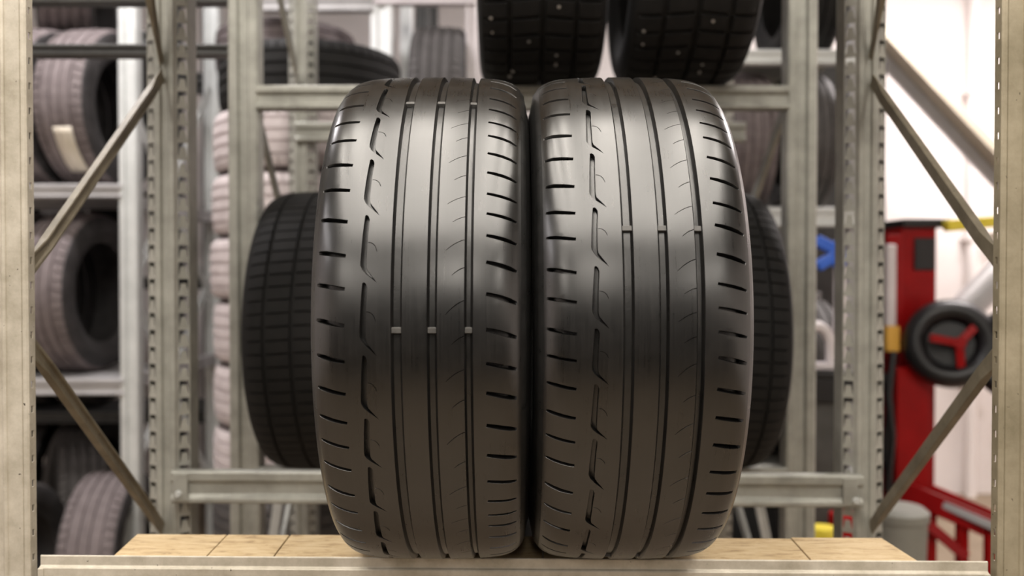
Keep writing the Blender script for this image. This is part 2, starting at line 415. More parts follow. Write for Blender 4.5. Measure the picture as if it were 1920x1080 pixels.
SEDGE = 0.1125
def zoomed(pts):    # outline read off a 3.175x view of one hooked slot -> (s, t) metres
    return [(-0.056 + (x - 380) * 0.0001738, 0.0014 + (y - 72) * 0.0001738) for x, y in pts]
HOOKED = zoomed([(377, 77), (373, 130), (369, 190), (366, 250), (363, 310), (361, 362), (362, 384), (374, 410), (400, 438), (432, 464), (466, 493),
                 (448, 467), (424, 437), (405, 412), (400, 390), (399, 365), (400, 310), (401, 250), (403, 190), (406, 140), (407, 104), (400, 84), (388, 73)])
HOOK = ribbon(zoomed([(405, 243), (419, 244), (434, 251), (447, 265), (455, 281), (460, 298)]), [.0008, .0008, .0008, .0008, .0007, .0005])
def tyre(name, xc, label, lrows, leven, rrows, reven, bars):
    t = thing(name, (xc, TY, TZ), label, 'tyre', 'worn tyres on the shelf')
    fl = warp(lrows, leven, -0.075); fr = warp(rrows, reven, 0.072)
    def lslit(v): return ribbon([(-0.1085, (v - .078) * CL), (-0.105, (v - .072) * CL), (-0.098, (v - .056) * CL), (-0.089, (v - .030) * CL), (-0.081, (v - .011) * CL), (-0.075, v * CL)], [.0028, .0044, .0050, .0049, .0046, .0038])
    def rslit(v): return ribbon([(0.0722, v * CL), (0.080, (v + .024) * CL), (0.089, (v + .056) * CL), (0.098, (v + .092) * CL), (0.1065, (v + .130) * CL)], [.0042, .0052, .0056, .0054, .0036])
    def arc(v, L, H):
        return ribbon([(0.0496 - L * q, (v + H * (0.45 * q + 0.55 * q * q)) * CL) for q in (0, .2, .4, .6, .8, 1)], [.0009, .0010, .0010, .0009, .0008, .0005])
    g = [(c - wd / 2, c + wd / 2) for c, wd in GROOVES]
    xs = lambda a, b, n: [(a + (b - a) * k / n, 0.0) for k in range(n + 1)]
    baseA = xs(-SEDGE, -0.0528, 14) + [(-0.0510, 0.0028), (-0.0490, 0.0066), (-0.045, 0.0066), (-0.0405, 0.0066), (-0.036, 0.0066), (-0.031, 0.0066), (g[0][0] - 0.0008, 0.0066)]
    obj('tread_rib', rib_mesh('rib_a', -SEDGE, g[0][0] - 0.0008, baseA, [lslit(.12), lslit(.62), HOOKED, HOOK], fl, wall0=False), 'tread', t, False, label='wide outer tread rib with hooked slots')
    obj('tread_rib', rib_mesh('rib_b', g[0][1] + .0008, g[1][0] - .0008, xs(g[0][1] + .0008, g[1][0] - .0008, 6), [], fr), 'tread', t, False, label='plain centre tread rib')
    obj('tread_rib', rib_mesh('rib_c', g[1][1] + .0008, g[2][0] - .0008, xs(g[1][1] + .0008, g[2][0] - .0008, 6), [arc(.215, .0195, .20), arc(.715, .0130, .12)], fr), 'tread', t, False, label='tread rib with fine curved sipes')
    obj('tread_rib', rib_mesh('rib_d', g[2][1] + .0008, SEDGE, xs(g[2][1] + .0008, SEDGE, 14), [rslit(.12), rslit(.62)], fr, wall1=False), 'tread', t, False, label='shoulder tread rib with slanted slits')
    # carcass: groove floor under the ribs, both sidewalls, beads and inner liner
    pr = []
    end = ARC[-1]
    for k in range(25):
        s = -SEDGE + 0.0015 + (2 * SEDGE - 0.003) * k / 24; x, d, nx, nr = profile(s); q = DEPTH + (DEEP - DEPTH) * max(0, min(1, (abs(s) - .060) / .008)); pr.append((x - nx * q, R - d - nr * q))
    side = []
    for k in range(27):
        s = SEDGE + (end - SEDGE) * k / 26; x, d, nx, nr = profile(s)
        lift = 0.0009 if k in (2, 3, 9, 10, 19) else 0.0
        side.append((x + nx * lift, R - d + nr * lift))
    inner = [(0.098, R - 0.110), (0.104, R - 0.092), (0.108, R - 0.066), (0.106, R - 0.040), (0.098, R - 0.024), (0.08, R - 0.0165), (0.04, R - 0.0135)]
    loop = pr + side + inner + [(0, R - 0.013)] + [(-a, b) for a, b in inner[::-1]] + [(-a, b) for a, b in side[::-1]]
    na = 180; n = len(loop); c = MB()
    c.add([(x, -r * math.cos(q * math.tau / na), -r * math.sin(q * math.tau / na)) for q in range(na) for x, r in loop],
          [(q * n + i, ((q + 1) % na) * n + i, ((q + 1) % na) * n + (i + 1) % n, q * n + (i + 1) % n)[::-1] for q in range(na) for i in range(n)])
    obj('carcass', c.mesh('carcass', 45), 'groove', t, False)
    # wear bars moulded across the grooves
    a0 = phi_at(bars[0], 0)
    for k in bars[1]:
        ph = a0 - k * st
        for lo, hi in g:
            m = MB(); da = 0.0036 / R
            P = []
            for dd in (DEPTH + .0003, 0.0022):
                for aa, ss in ((-1, lo), (-1, hi), (1, hi), (1, lo)):
                    P.append(surf(ss, ph + aa * da * (1 if dd > .003 else .8), dd))
            m.hexa(P); obj('wear_bar', m.mesh('wear_bar'), 'wear', t, False, bevel=0.0004)
    return t
LT_L = [172, 198, 229, 263, 310, 357, 416, 480, 542, 611, 679, 740, 794, 840, 882, 930, 962, 995, 1018]
LT_R = [185, 205, 229, 254, 287, 323, 363, 400, 441, 491, 551, 618, 682, 737, 798, 854, 903, 940, 966, 986, 1007]
RT_L = [165, 186, 214, 255, 298, 350, 400, 448, 512, 567, 627, 677, 730, 785, 830, 873, 925, 963, 995, 1024]
RT_R = [186, 206, 230, 257, 294, 334, 380, 421, 476, 532, 577, 622, 670, 730, 783, 834, 885, 925, 962, 992]
st = phi_at(620, 0) - phi_at(189, 0)
tyre('worn_tyre', -0.0992, 'worn black summer tyre standing on the shelf, left of the front pair', LT_L, 0, LT_R, 0, (620, (0, 1, 2, 3, 4)))
tyre('worn_tyre', 0.1424, 'worn black summer tyre standing on the shelf, right of the front pair', RT_L, 0, RT_R, 0, (426, (0, 2, 3, 4, 5)))

# ------------------------------------------------------------------ rack builders
def back_post(parent, x, y, z0, z1, m='steel', wide=1.0, pitch=0.0335, name='post'):
    """open side of a perforated post: ribbed spine, two splayed flanges with punched tongues, side returns"""
    sp, fl, dp = 0.021 * wide, 0.019 * wide, 0.012
    b = MB()
    b.sweep([(-sp, 0.004), (-sp + .004, -0.003), (-sp * .45, -0.003), (-sp * .30, 0.002), (sp * .30, 0.002), (sp * .45, -0.003), (sp - .004, -0.003), (sp, 0.004)], z0, z1, False)
    for s in (-1, 1):
        xa, xb = s * sp, s * (sp + fl); ya, yb = 0.004, 0.004 + dp
        def q(u, zz): return (xa + (xb - xa) * u, ya + (yb - ya) * u, zz)
        def quad(u0, u1, za, zb, u2=None, u3=None):
            V = [q(u0, za), q(u1, za), q(u3 if u3 is not None else u1, zb), q(u2 if u2 is not None else u0, zb)]
            b.add(V, [(0, 1, 2, 3) if s > 0 else (3, 2, 1, 0)])
        z = z0
        while z < z1 - 1e-6:
            e = min(z + pitch, z1)
            quad(0, .10, z, e); quad(.92, 1.0, z, e)
            if e - z > pitch * .9:
                h0 = z + pitch * .22; h1 = z + pitch * .74
                quad(.10, .92, z, h0); quad(.16, .86, h0, h1, .30, .74)
            else: quad(.10, .92, z, e)
            z += pitch
        xc = xb; b.add([(xc, yb, z0), (xc, yb + .045, z0), (xc, yb + .045, z1), (xc, yb, z1)], [(0, 1, 2, 3) if s > 0 else (3, 2, 1, 0)])
    b.xf(Matrix.Translation((x, y, 0)))
    return obj(name, b.mesh('perforated_post'), m, parent, solid=0.002)
def front_post(parent, x, y, z0, z1, s, m='paint'):
    """plain face of a post; s = side on which the shelf lies"""
    hw = 0.041
    pr = [(-s * hw, 0.05), (-s * hw, 0.006), (-s * (hw - .006), 0), (s * 0.0085, 0), (s * 0.0098, -0.003), (s * 0.0115, -0.0042), (s * 0.0132, -0.003), (s * 0.0145, 0), (s * 0.033, 0), (s * 0.0343, 0.0018), (s * .0356, 0.0006), (s * (hw - .002), 0.001), (s * hw, 0.003)]
    b = MB().sweep(pr if s > 0 else pr[::-1], z0, z1, False)
    z = z0
    def quad(ya, yb, za, zb):
        V = [(s * hw, ya, za), (s * hw, yb, za), (s * hw, yb, zb), (s * hw, ya, zb)]
        b.add(V, [(0, 1, 2, 3) if s > 0 else (3, 2, 1, 0)])
    while z < z1:       # notched inner side
        quad(0.003, 0.007, z, z + .0335); quad(0.013, 0.018, z, z + .0335); quad(0.007, 0.013, z, z + .024); z += .0335
    b.xf(Matrix.Translation((x, y, 0)))
    return obj('post', b.mesh('front_post'), m, parent, solid=0.0022)
def channel_post(parent, x, y, z0, z1, wd, m='steel', name='post', slots=True):
    """channel section: two bright edges either side of a sunk web"""
    h = wd / 2
    pr = [(-h, .05), (-h, .004), (-h + .004, 0), (-h * .42, 0), (-h * .30, .010), (h * .30, .010), (h * .42, 0), (h - .004, 0), (h, .004), (h, .05)]
    b = MB().sweep(pr, z0, z1, False).xf(Matrix.Translation((x, y, 0)))
    return obj(name, b.mesh('channel_post'), m, parent, solid=0.0025)
def beam(parent, xa, xb, y, z0, z1, m='steel', tilt=0.0, name='beam', depth=0.04, pinch=False):
    """shelf beam with a rolled groove along its face"""
    H = z1 - z0
    pr = [(0.0, z1), (-0.004, z1 - .004), (-0.004, z1 - H * .28), (0.006, z1 - H * .40), (0.006, z1 - H * .72), (-0.004, z1 - H * .84), (-0.004, z0 + .003), (0.0, z0)]
    xs = [xa, xa + .03, xa + .16, xb - .16, xb - .03, xb] if pinch else [xa, xb]
    am = [0.15, .3, 1, 1, .3, .15] if pinch else [1, 1]
    V = []; n = len(pr) + 2
    for x, a in zip(xs, am):
        V += [(x, y + (p * a if p > 0 else p), z - tilt * x) for p, z in pr] + [(x, y + depth, z0 - tilt * x), (x, y + depth, z1 - tilt * x)]
    F = [(k * n + i, k * n + (i + 1) % n, (k + 1) * n + (i + 1) % n, (k + 1) * n + i)[::-1] for k in range(len(xs) - 1) for i in range(n)]
    F += [tuple(range(n)), tuple(range((len(xs) - 1) * n, len(xs) * n))[::-1]]
    return obj(name, MB().add(V, F), m, parent, bevel=0.001)
def brace(parent, a, b, wd=0.026, th=0.012, m='steel', name='brace'):
    """folded strip with flattened ends"""
    a = Vector(a); b = Vector(b); d = (b - a).normalized(); L = (b - a).length
    side = Vector((0, 0, 1)); side = (side - d * side.dot(d)).normalized(); nrm = d.cross(side)
    V = []; st = [0, .05, .12, .5, .88, .95, 1]; tk = [.0025, .003, th, th, th, .003, .0025]; ww = [wd * 1.1, wd * 1.1, wd * .9, wd * .9, wd * .9, wd * 1.1, wd * 1.1]
    for q, t, w_ in zip(st, tk, ww):
        c = a + d * L * q
        sec = [(-w_ / 2, -t / 2), (w_ / 2, -t / 2), (w_ / 2, t / 2), (w_ * .30, t / 2), (w_ * .22, t / 2 - t * .4), (-w_ * .22, t / 2 - t * .4), (-w_ * .30, t / 2), (-w_ / 2, t / 2)]
        V += [c + side * u + nrm * v for u, v in sec]
    n = 8; F = [(k * n + i, k * n + (i + 1) % n, (k + 1) * n + (i + 1) % n, (k + 1) * n + i) for k in range(len(st) - 1) for i in range(n)]
    F += [tuple(range(n))[::-1], tuple(range((len(st) - 1) * n, len(st) * n))]
    return obj(name, MB().add(V, F), m, parent, bevel=0.0012)
def bolt(parent, p, r=0.007):
    b = MB(); P = Vector(p)
    b.tube([P + Vector((0, -.007, 0)), P + Vector((0, .0, 0))], [r * .75, r], 10); b.tube([P, P + Vector((0, .003, 0))], r * 1.35, 12)
    return obj('bolt', b, 'steel_pale', parent, smooth=40)

TILT = 0.0067
# ------------------------------------------------------------------ the front rack
YF, YR = 1.197, 1.755
rackA = thing('tyre_rack', (0, 1.45, FLOOR), 'galvanised steel storage rack in front, carrying the two worn tyres', 'rack')
pl = front_post(rackA, -0.6905, YF, FLOOR, 1.75, 1); pr_ = front_post(rackA, 0.6955, YF, FLOOR, 1.75, -1, 'olive')
bl = back_post(rackA, W(311, 540, YR).x, YR, FLOOR, 1.75); br = back_post(rackA, W(1625, 540, YR).x, YR, FLOOR, 1.75)
# front beam: stepped lip
fb = MB()
ya = 1.2015
sec = [(ya + .045, -.0178), (ya + .0025, -.0178), (ya + .0022, 0.0), (ya + .0006, 0.0), (ya, -.0015), (ya, -0.0135), (ya - .003, -0.0150), (ya - .004, -0.0165), (ya - .004, -0.060), (ya, -.062), (ya + .045, -.062)]
V = []
for x in (-0.637, 0.643): V += [(x, y, z - TILT * x) for y, z in sec]
n = len(sec)
fb.add(V, [(i, (i + 1) % n, n + (i + 1) % n, n + i) for i in range(n)] + [tuple(range(n))[::-1], tuple(range(n, 2 * n))])
fbo = obj('beam', fb, 'paint', rackA, bevel=0.0008, label='front beam with a stepped lip')
for s, xx in ((-1, -0.634), (1, 0.640)):
    obj('end_plate', MB().box(xx - .004, xx + .004, ya - .006, ya + .05, -.11 - TILT * xx, -.016 - TILT * xx), 'paint', fbo, bevel=0.001)
p0 = W(322, 885, YR - .02); p1 = W(1617, 896, YR - .02)
rb = beam(rackA, p0.x, p1.x, YR - .024, -0.066, -0.0025, 'steel', TILT, pinch=True, depth=0.02)
for px, py in ((335, 926), (1604, 939)): bolt(rb, W(px, py, YR - .030))
for px in (333, 1600):
    q = W(px, 0, YR - .028).x
    obj('hook_plate', MB().box(q - .014, q + .014, YR - .0305, YR - .0255, -.060 - TILT * q, -.008 - TILT * q), 'steel', rb, bevel=0.001)
# upper shelf beams of the same rack (out of the picture)
for (yy, zz) in ((ya, 1.03), (YR - .024, 1.03)):
    beam(rackA, -0.64, 0.645, yy, zz - .062, zz, 'steel')
for k in range(6):
    obj('board', MB().box(-.62 + k * .2075, -.62 + k * .2075 + .203, ya - .004, YR - .03, 1.0305, 1.050), 'wood', rackA, bevel=.002)  # unseen deck boards, added to shade the racks behind
# side bracing (front post to rear post)
def side_brace(pf, yf, pb, yb, th=0.012): brace(rackA, W(pf[0], pf[1], yf), W(pb[0], pb[1], yb), m='strip', wd=0.024, th=th)
side_brace((44, 520), YF + .03, (306, 140), YR - .004); side_brace((44, 628), YF + .03, (306, 992), YR - .004)
side_brace((1880, 502), YF + .03, (1634, 150), YR - .004); side_brace((1884, 645), YF + .03, (1632, 990), YR - .004)
side_brace((40, -1300), YF + .03, (304, 120), YR - .004); side_brace((1886, -1300), YF + .03, (1632, 110), YR - .004)
# short deck boards on the front beam
dl = [(258, 210), (428, 386), (545, 512), (800, 775), (1018, 1018), (1235, 1262), (1482, 1522), (1655, 1724)]
yb0, yb1 = ya + .0025, 1.3073
for i in range(7):
    (ax, bx), (cx, dx) = dl[i], dl[i + 1]
    g = 0.0008; dz = random.uniform(-.0008, .0) ; back = yb1 + random.uniform(-.004, .003)
    fl_ = lambda px: (px - 960) / FPX * ya * 1.005
    bk_ = lambda px: (px - 960) / FPX * yb1 * 1.005
    P = []
    for z in (-0.017, dz):
        P += [(fl_(bx) + g, yb0, z), (fl_(dx) - g, yb0, z), (bk_(cx) - g, back, z), (bk_(ax) + g, back, z)]
    P = [(x, y, z - TILT * x) for x, y, z in P]
    obj('board', MB().hexa(P), 'wood', rackA, bevel=0.0012)

# ------------------------------------------------------------------ tyres of the store behind
def store_tyre_mesh(key, R_, w_, rim, grooves, pitches, dep, cut, sl_all=False):
    """tread and carcass meshes of a plainer tyre: grooves = list of (centre fraction, width); cut = share of a block taken by the cross slot"""
    h = w_ / 2
    pts = [(0, 0), (.35 * h, .0006), (.6 * h, .0022), (.75 * h, .005), (.87 * h, .011), (.94 * h, .021), (.985 * h, .036), (h, .055), (h * .995, .075), (h * .95, (R_ - rim) * .75), (h * .86, (R_ - rim) * .93), (h * .84, R_ - rim)]
    fine = spline(pts, 4)
    def drop(x):
        a = abs(x)
        for p, q in zip(fine, fine[1:]):
            if p[0] <= a <= q[0]: return p[1] + (q[1] - p[1]) * ((a - p[0]) / ((q[0] - p[0]) or 1))
        return fine[-1][1]
    edge = .93 * h
    xs = []
    marks = sorted((c * h - g / 2, c * h + g / 2) for c, g in grooves)
    grid = [-edge + 2 * edge * k / 18 for k in range(19)]
    st_ = [(x, False) for x in grid if not any(a - .003 < x < b + .003 for a, b in marks)]
    for a, b in marks: st_ += [(a - .0006, False), (a + .0006, True), (b - .0006, True), (b + .0006, False)]
    st_.sort()
    an = []
    for k in range(pitches):
        p = math.tau / pitches
        an += [(k * p, False), (k * p + p * (1 - cut) * .5, False), (k * p + p * (1 - cut), False), (k * p + p * (1 - cut * .85), True), (k * p + p * (1 - cut * .15), True)]
    V = []
    for a, slot in an:
        for x, gv in st_:
            low = gv or (slot and (sl_all or abs(x) > .52 * h))
            tw = a + (0.35 * x / h * math.tau / pitches * (1 if x > 0 else -1))
            r = R_ - drop(x) - (dep if low else 0)
            V.append((x, -r * math.cos(tw), -r * math.sin(tw)))
    n, m_ = len(st_), len(an)
    T = MB().add(V, [(q * n + i, ((q + 1) % m_) * n + i, ((q + 1) % m_) * n + i + 1, q * n + i + 1)[::-1] for q in range(m_) for i in range(n - 1)])
    side = [(x, R_ - d) for x, d in fine if x > edge * .97 or d > .03]
    under = [(x, R_ - drop(x) - dep * 1.2) for x in [-edge + 2 * edge * k / 10 for k in range(1, 10)]]
    inn = [(h * .80, rim), (h * .88, rim + (R_ - rim) * .4), (h * .82, R_ - .035), (h * .5, R_ - .022)]
    loop = under + side + inn + [(-a, b) for a, b in inn[::-1]] + [(-a, b) for a, b in side[::-1]]
    na = 72; n = len(loop)
    C_ = MB().add([(x, -r * math.cos(q * math.tau / na), -r * math.sin(q * math.tau / na)) for q in range(na) for x, r in loop],
                  [(q * n + i, ((q + 1) % na) * n + i, ((q + 1) % na) * n + (i + 1) % n, q * n + (i + 1) % n)[::-1] for q in range(na) for i in range(n)])
    return T.mesh(key + '_tread', 35), C_.mesh(key + '_carcass', 45)
ROAD = [(-.55, .009), (-.18, .010), (.18, .010), (.55, .009)]
PLAN = dict(road=(.315, .212, .198, ROAD, 56, .007, .14, False), suv=(.345, .298, .225, [(-.6, .008), (-.2, .008), (.2, .008), (.6, .008)], 74, .006, .14, True),
            stud=(.345, .300, .225, [(-.5, .012), (0, .014), (.5, .012)], 48, .009, .24, True))
MESH = {}
def meshes(kind, tm, sm):
    k = (kind, tm, sm)
    if k not in MESH:
        t, c = store_tyre_mesh(kind, *PLAN[kind]); t.materials.append(M[tm]); c.materials.append(M[sm]); MESH[k] = (t, c)
    return MESH[k]
def store_tyre(loc, label, kind='road', tm='dusty', sm='dusty_side', rot=(0, 0, 0), group=None, scale=1.0, name='tyre'):
    t = thing(name, loc, label, 'tyre', group); t.rotation_euler = rot; t.scale = (scale,) * 3
    a, b = meshes(kind, tm, sm)
    obj('tread', a, tm, t, False); obj('sidewall', b, sm, t, False)
    return t
# rack behind (seen through the front rack)
YB = 2.24
rackB = thing('tyre_rack', (0, 2.5, FLOOR), 'galvanised rack behind the front rack, holding wide dark tyres', 'rack')
xbl, xbr = W(457, 540, YB).x, W(1503, 540, YB).x
channel_post(rackB, xbl, YB, FLOOR, 2.0, 0.0735, 'steel'); channel_post(rackB, xbr, YB, FLOOR, 2.0, 0.0735, 'steel')
YB2 = 2.80
back_post(rackB, W(565, 540, YB2).x, YB2, FLOOR, 2.0, 'steel'); back_post(rackB, W(1352, 540, YB2).x, YB2, FLOOR, 2.0, 'steel')
zt = W(960, 160, YB).z; zt2 = zt - (W(960, 160, YB).z - W(960, 205, YB).z)
beam(rackB, xbl + .035, xbr - .035, YB - .004, zt2, zt, 'steel'); beam(rackB, xbl, xbr, YB2 - .02, zt2, zt, 'steel')
zl = W(960, 876, YB).z
beam(rackB, xbl + .035, xbr - .035, YB - .004, zl - .06, zl, 'steel'); beam(rackB, xbl, xbr, YB2 - .02, zl - .06, zl, 'steel')
for sx, xl in ((-1, xbl), (1, xbr)):
    xo = W(565 if sx < 0 else 1352, 540, YB2).x
    for za, zb in ((zt + .62, zt + .10), (zt + .05, zl + .42), (zl - .62, zl - .05)):
        brace(rackB, (xl, YB + .03, za), (xo, YB2, zb), m='steel', wd=.03)
# neighbouring bay to the left: two beams, their shade put into a dark colour
for py0, py1 in ((-22, 9), (85, 107)):
    a = W(0, py0, YB + .02); b = W(0, py1, YB + .02)
    beam(rackB, -2.05, xbl - .02, YB + .005, b.z, a.z, 'steel_dark')
channel_post(rackB, -2.05, YB, FLOOR, 2.0, 0.0735, 'steel')
# lower struts seen under the beam
for a, b in (((527, 905), (505, 1060)), ((1420, 930), (1448, 1060))):
    brace(rackB, W(a[0], a[1], 2.55), W(b[0], b[1], 2.55), m='steel_pale', wd=.028)

# four wide tyres in a row on the lower beams
RB = 0.345; zc = zl + RB + 0.001
for i, (px) in enumerate((-0.446, -0.1465, 0.154, 0.4615)):
    nm = ['wide dark block tread tyre at the left end of the row behind the worn pair', 'second wide dark tyre from the left behind the worn pair',
          'third wide dark tyre from the left behind the worn pair', 'wide dark block tread tyre at the right end of the row behind the worn pair'][i]
    store_tyre((px + .004, YB + .01, zc), nm, 'suv', 'black_rub', 'black_rub', (0.3 * i, 0, 0), 'wide tyres behind the worn pair')
# two studded tyres above
def studs(t, ph0):
    b = MB(); random.seed(3)
    for k in range(64):
        ph = ph0 + k * math.tau / 64 + random.uniform(-.02, .02); x = random.choice([-.11, -.075, -.03, .03, .075, .11]) + random.uniform(-.01, .01)
        r = RB - .0008 - (.007 if abs(x) > .1 else .001)
        d = Vector((0, -math.cos(ph), -math.sin(ph))); p = Vector((x, 0, 0)) + d * r
        b.tube([p - d * .002, p + d * .0025], [.0042, .0036], 8)
    obj('studs', b.mesh('studs', 40), 'stud', t, False, kind='stuff')
for i, (px, lab) in enumerate(((1018, 'black studded winter tyre on the upper beam, left of the studded pair'), (1308, 'black studded winter tyre on the upper beam, right of the studded pair'))):
    t = store_tyre((W(px, 100, 2.02).x, YB + .02, zt + RB + .001), lab, 'stud', 'black_rub', 'black_rub', (0.1 * i, 0, 0), 'studded tyres on the upper beam')
    studs(t, 0.0)

# column of tyres lying flat on the floor behind the left post
sc = W(567, 540, 3.15); hT = (1.155 - FLOOR) / 10
ordn = ['topmost black tyre lying flat on the tall tyre stack', 'second tyre from the top of the tall tyre stack', 'third tyre from the top of the tall tyre stack',
        'fourth tyre from the top of the tall tyre stack', 'fifth tyre from the top of the tall tyre stack', 'sixth tyre from the top of the tall tyre stack',
        'seventh tyre from the top of the tall tyre stack', 'eighth tyre from the top of the tall tyre stack', 'ninth tyre from the top of the tall tyre stack', 'bottom tyre of the tall tyre stack on the floor']
for i in range(10):
    top = i == 0
    store_tyre((sc.x + (0.02 if top else random.uniform(-.012, .012)) , 3.21 + random.uniform(-.01, .01), 1.155 - hT * (i + .5)), ordn[i], 'road',
               'black_rub' if top else ('lit_dusty' if i < 7 else 'grey_rub'), 'black_rub' if top or i > 6 else 'dusty', (0, math.pi / 2, 0.4 * i), 'tyres in the tall stack', hT / .2125)

# left rack with upright tyres
YC = 3.30
rackC = thing('tyre_rack', (-2.1, 3.7, FLOOR), 'pale steel rack at the far left with upright dusty tyres', 'rack')
xc = W(241, 540, YC).x; YC2 = 4.22
channel_post(rackC, xc, YC, FLOOR, 2.1, 0.066, 'steel_pale'); channel_post(rackC, xc, YC2, FLOOR, 2.1, 0.07, 'steel_pale')
channel_post(rackC, xc - 1.75, YC, FLOOR, 2.1, 0.083, 'steel_pale')
zC = []
for py0, py1 in ((345, 371), (710, 741)):
    z1, z0 = W(0, py0, YC).z, W(0, py1, YC).z; zC.append(z1)
    beam(rackC, xc - 1.72, xc - .02, YC - .003, z0, z1, 'lgrey'); beam(rackC, xc - 1.72, xc - .02, YC + .56, z0, z1, 'lgrey')
for z in zC: obj('shelf_panel', MB().box(xc - 1.70, xc - .035, YC + .02, YC + .60, z - .004, z - .0005), 'lgrey', rackC)
def cb(y0, y1): brace(rackC, (xc, YC + .03, W(0, y0, YC).z), (xc, YC2 - .01, W(0, y1, YC2).z), m='steel_pale', wd=.04)
cb(540, 165); cb(540, 915); cb(890, 515); cb(890, 1265); cb(190, 565)
for p in (700, 390):
    z = W(0, p, 3.6).z; obj('tie_bar', MB().box(xc - .02, xc + .02, YC + .02, YC2, z - .025, z + .025), 'lgrey', rackC, bevel=.003)
RC = .315
t1 = store_tyre((xc - .215, YC + .27, zC[0] + RC), 'upright dusty tyre with a cream sticker on the left rack', tm='dusty', rot=(0.2, 0, math.radians(-6)), group='upright tyres on the left rack')
st_ = MB()
P = []
for k in range(9):
    ph = .15 + .62 * k / 8
    for x in (-.018 + .0, .055): P.append((x, -(RC + .0012) * math.cos(ph + .2 * 0), -(RC + .0012) * math.sin(ph)))
st_.add(P, [(2 * k, 2 * k + 1, 2 * k + 3, 2 * k + 2) for k in range(8)])
so = obj('sticker', st_.mesh('sticker', 60), 'paper', t1, False, solid=0.001); so.rotation_euler = (0.0, 0, 0)
store_tyre((xc - .305, YC + .27, zC[1] + RC), 'upright dusty tyre with a dark hole under the stickered tyre', rot=(0.5, 0, math.radians(-4)), group='upright tyres on the left rack')
for k, (z, lab) in enumerate(((zC[0], 'second upright tyre from the post on the upper left shelf'), (zC[1], 'second upright tyre from the post on the lower left shelf'))):
    store_tyre((xc - (.445, .535)[k], YC + .27, z + RC), lab, rot=(0.7, 0, math.radians((-6, -4)[k])), group='upright tyres on the left rack')
store_tyre((W(148, 0, 3.15).x, 3.38, FLOOR + .316), 'grey tyre showing its tread on the floor under the left rack', rot=(0.3, 0, math.radians(6)), tm='dusty', group='tyres on the floor at left', scale=1.0)
store_tyre((-1.93, 3.95, FLOOR + .325), 'dark tyre leaning behind the grey floor tyre', rot=(0.3, 0.06, math.radians(30)), tm='grey_rub', sm='black_rub', group='tyres on the floor at left')
store_tyre((-1.83, 3.2, FLOOR + .316), 'grey tyre at the left edge of the floor group', rot=(0.9, 0, 0), tm='grey_rub', group='tyres on the floor at left')
# upper level of the left rack: tyres partly cut by the picture edge
zu = W(0, 40, 3.3).z
store_tyre((W(95, 0, 3.6).x, 3.72, 1.357 + .316), 'brownish tyre hanging at the top left corner', rot=(0.4, 0, math.radians(25)), tm='dusty', group='tyres high on the left')
store_tyre((W(160, 0, 4.45).x, 4.45, 1.357 + .316), 'grey tyre high up behind the corner tyre', rot=(0.4, 0, math.radians(10)), tm='grey_rub', group='tyres high on the left')
for p in (-8,):
    for yy in (3.60, 3.86, 4.34, 4.56): beam(rackC, xc - 1.72, xc - .02, yy, 1.30, 1.356, 'steel_dark')

# dark tyres standing behind, closing the view between the racks
k = 0
for zr, nm in ((FLOOR + .315, 'floor'), (FLOOR + 1.0, 'middle'), (FLOOR + 1.68, 'upper')):
    for xi, px in enumerate((-2.75, -2.5, -2.25, -1.15, -0.9, -0.65)):
        store_tyre((px, 4.75, zr), '%s dark tyre from the left in the far back row, %s level' % (['first', 'second', 'third', 'fourth', 'fifth', 'sixth'][xi], nm), tm='grey_rub', sm='black_rub', rot=(.3 * xi, 0, 0), group='far back row of tyres')
rackF = thing('tyre_rack', (-1.7, 4.9, FLOOR), 'dull rack against the back wall holding the far row of dark tyres', 'rack')
for z in (FLOOR + .685, FLOOR + 1.365):
    obj('shelf_panel', MB().box(-2.98, -.47, 4.54, 4.98, z - .004, z - .0002), 'steel_dark', rackF)
    for yy in (4.52, 4.96): beam(rackF, -3.0, -0.45, yy, z - .06, z, 'steel_dark')
for xx in (-3.0, -1.7, -0.45):
    channel_post(rackF, xx, 4.50, FLOOR, 1.9, .07, 'steel_dark'); channel_post(rackF, xx, 5.02, FLOOR, 1.9, .07, 'steel_dark')

# white rack far behind the middle
rackE = thing('tyre_rack', (-0.35, 4.0, FLOOR), 'white painted rack high behind the worn left tyre', 'rack')
YE = 3.75
channel_post(rackE, W(715, 0, YE).x, YE, FLOOR, 2.2, .09, 'white'); channel_post(rackE, W(748, 0, YE).x, YE + .25, FLOOR, 2.2, .05, 'white'); channel_post(rackE, W(884, 0, YE).x, YE, FLOOR, 2.2, .045, 'pole')
beam(rackE, W(700, 0, YE).x, W(890, 0, YE).x, YE - .01, W(0, 9, YE).z, W(0, -12, YE).z, 'pole')
beam(rackE, W(480, 0, YE).x, W(700, 0, YE).x, YE - .01, W(0, 22, YE).z, W(0, -6, YE).z, 'lgrey')
zE = W(0, 52, 3.75).z - .30 - .315 * 1.1 - .001
obj('shelf_panel', MB().box(W(700, 0, YE).x, W(890, 0, YE).x, YE + .01, YE + .42, zE - .004, zE), 'steel_dark', rackE)
beam(rackE, W(700, 0, YE).x, W(890, 0, YE).x, YE - .01, zE - .06, zE, 'steel_dark'); beam(rackE, W(700, 0, YE).x, W(890, 0, YE).x, YE + .40, zE - .06, zE, 'steel_dark')
store_tyre((W(812, 0, 3.55).x, YE + .20, W(0, 52, 3.75).z - .30), 'brown grey tyre on the white rack above the worn left tyre', rot=(.5, 0, 0), tm='grey_rub', scale=1.1)
store_tyre((W(510, 0, 3.9).x, 4.15, W(0, 45, 4.0).z - .11), 'pale grey tyre lying flat behind the tall tyre stack', rot=(0, math.pi / 2, 0), tm='dusty')

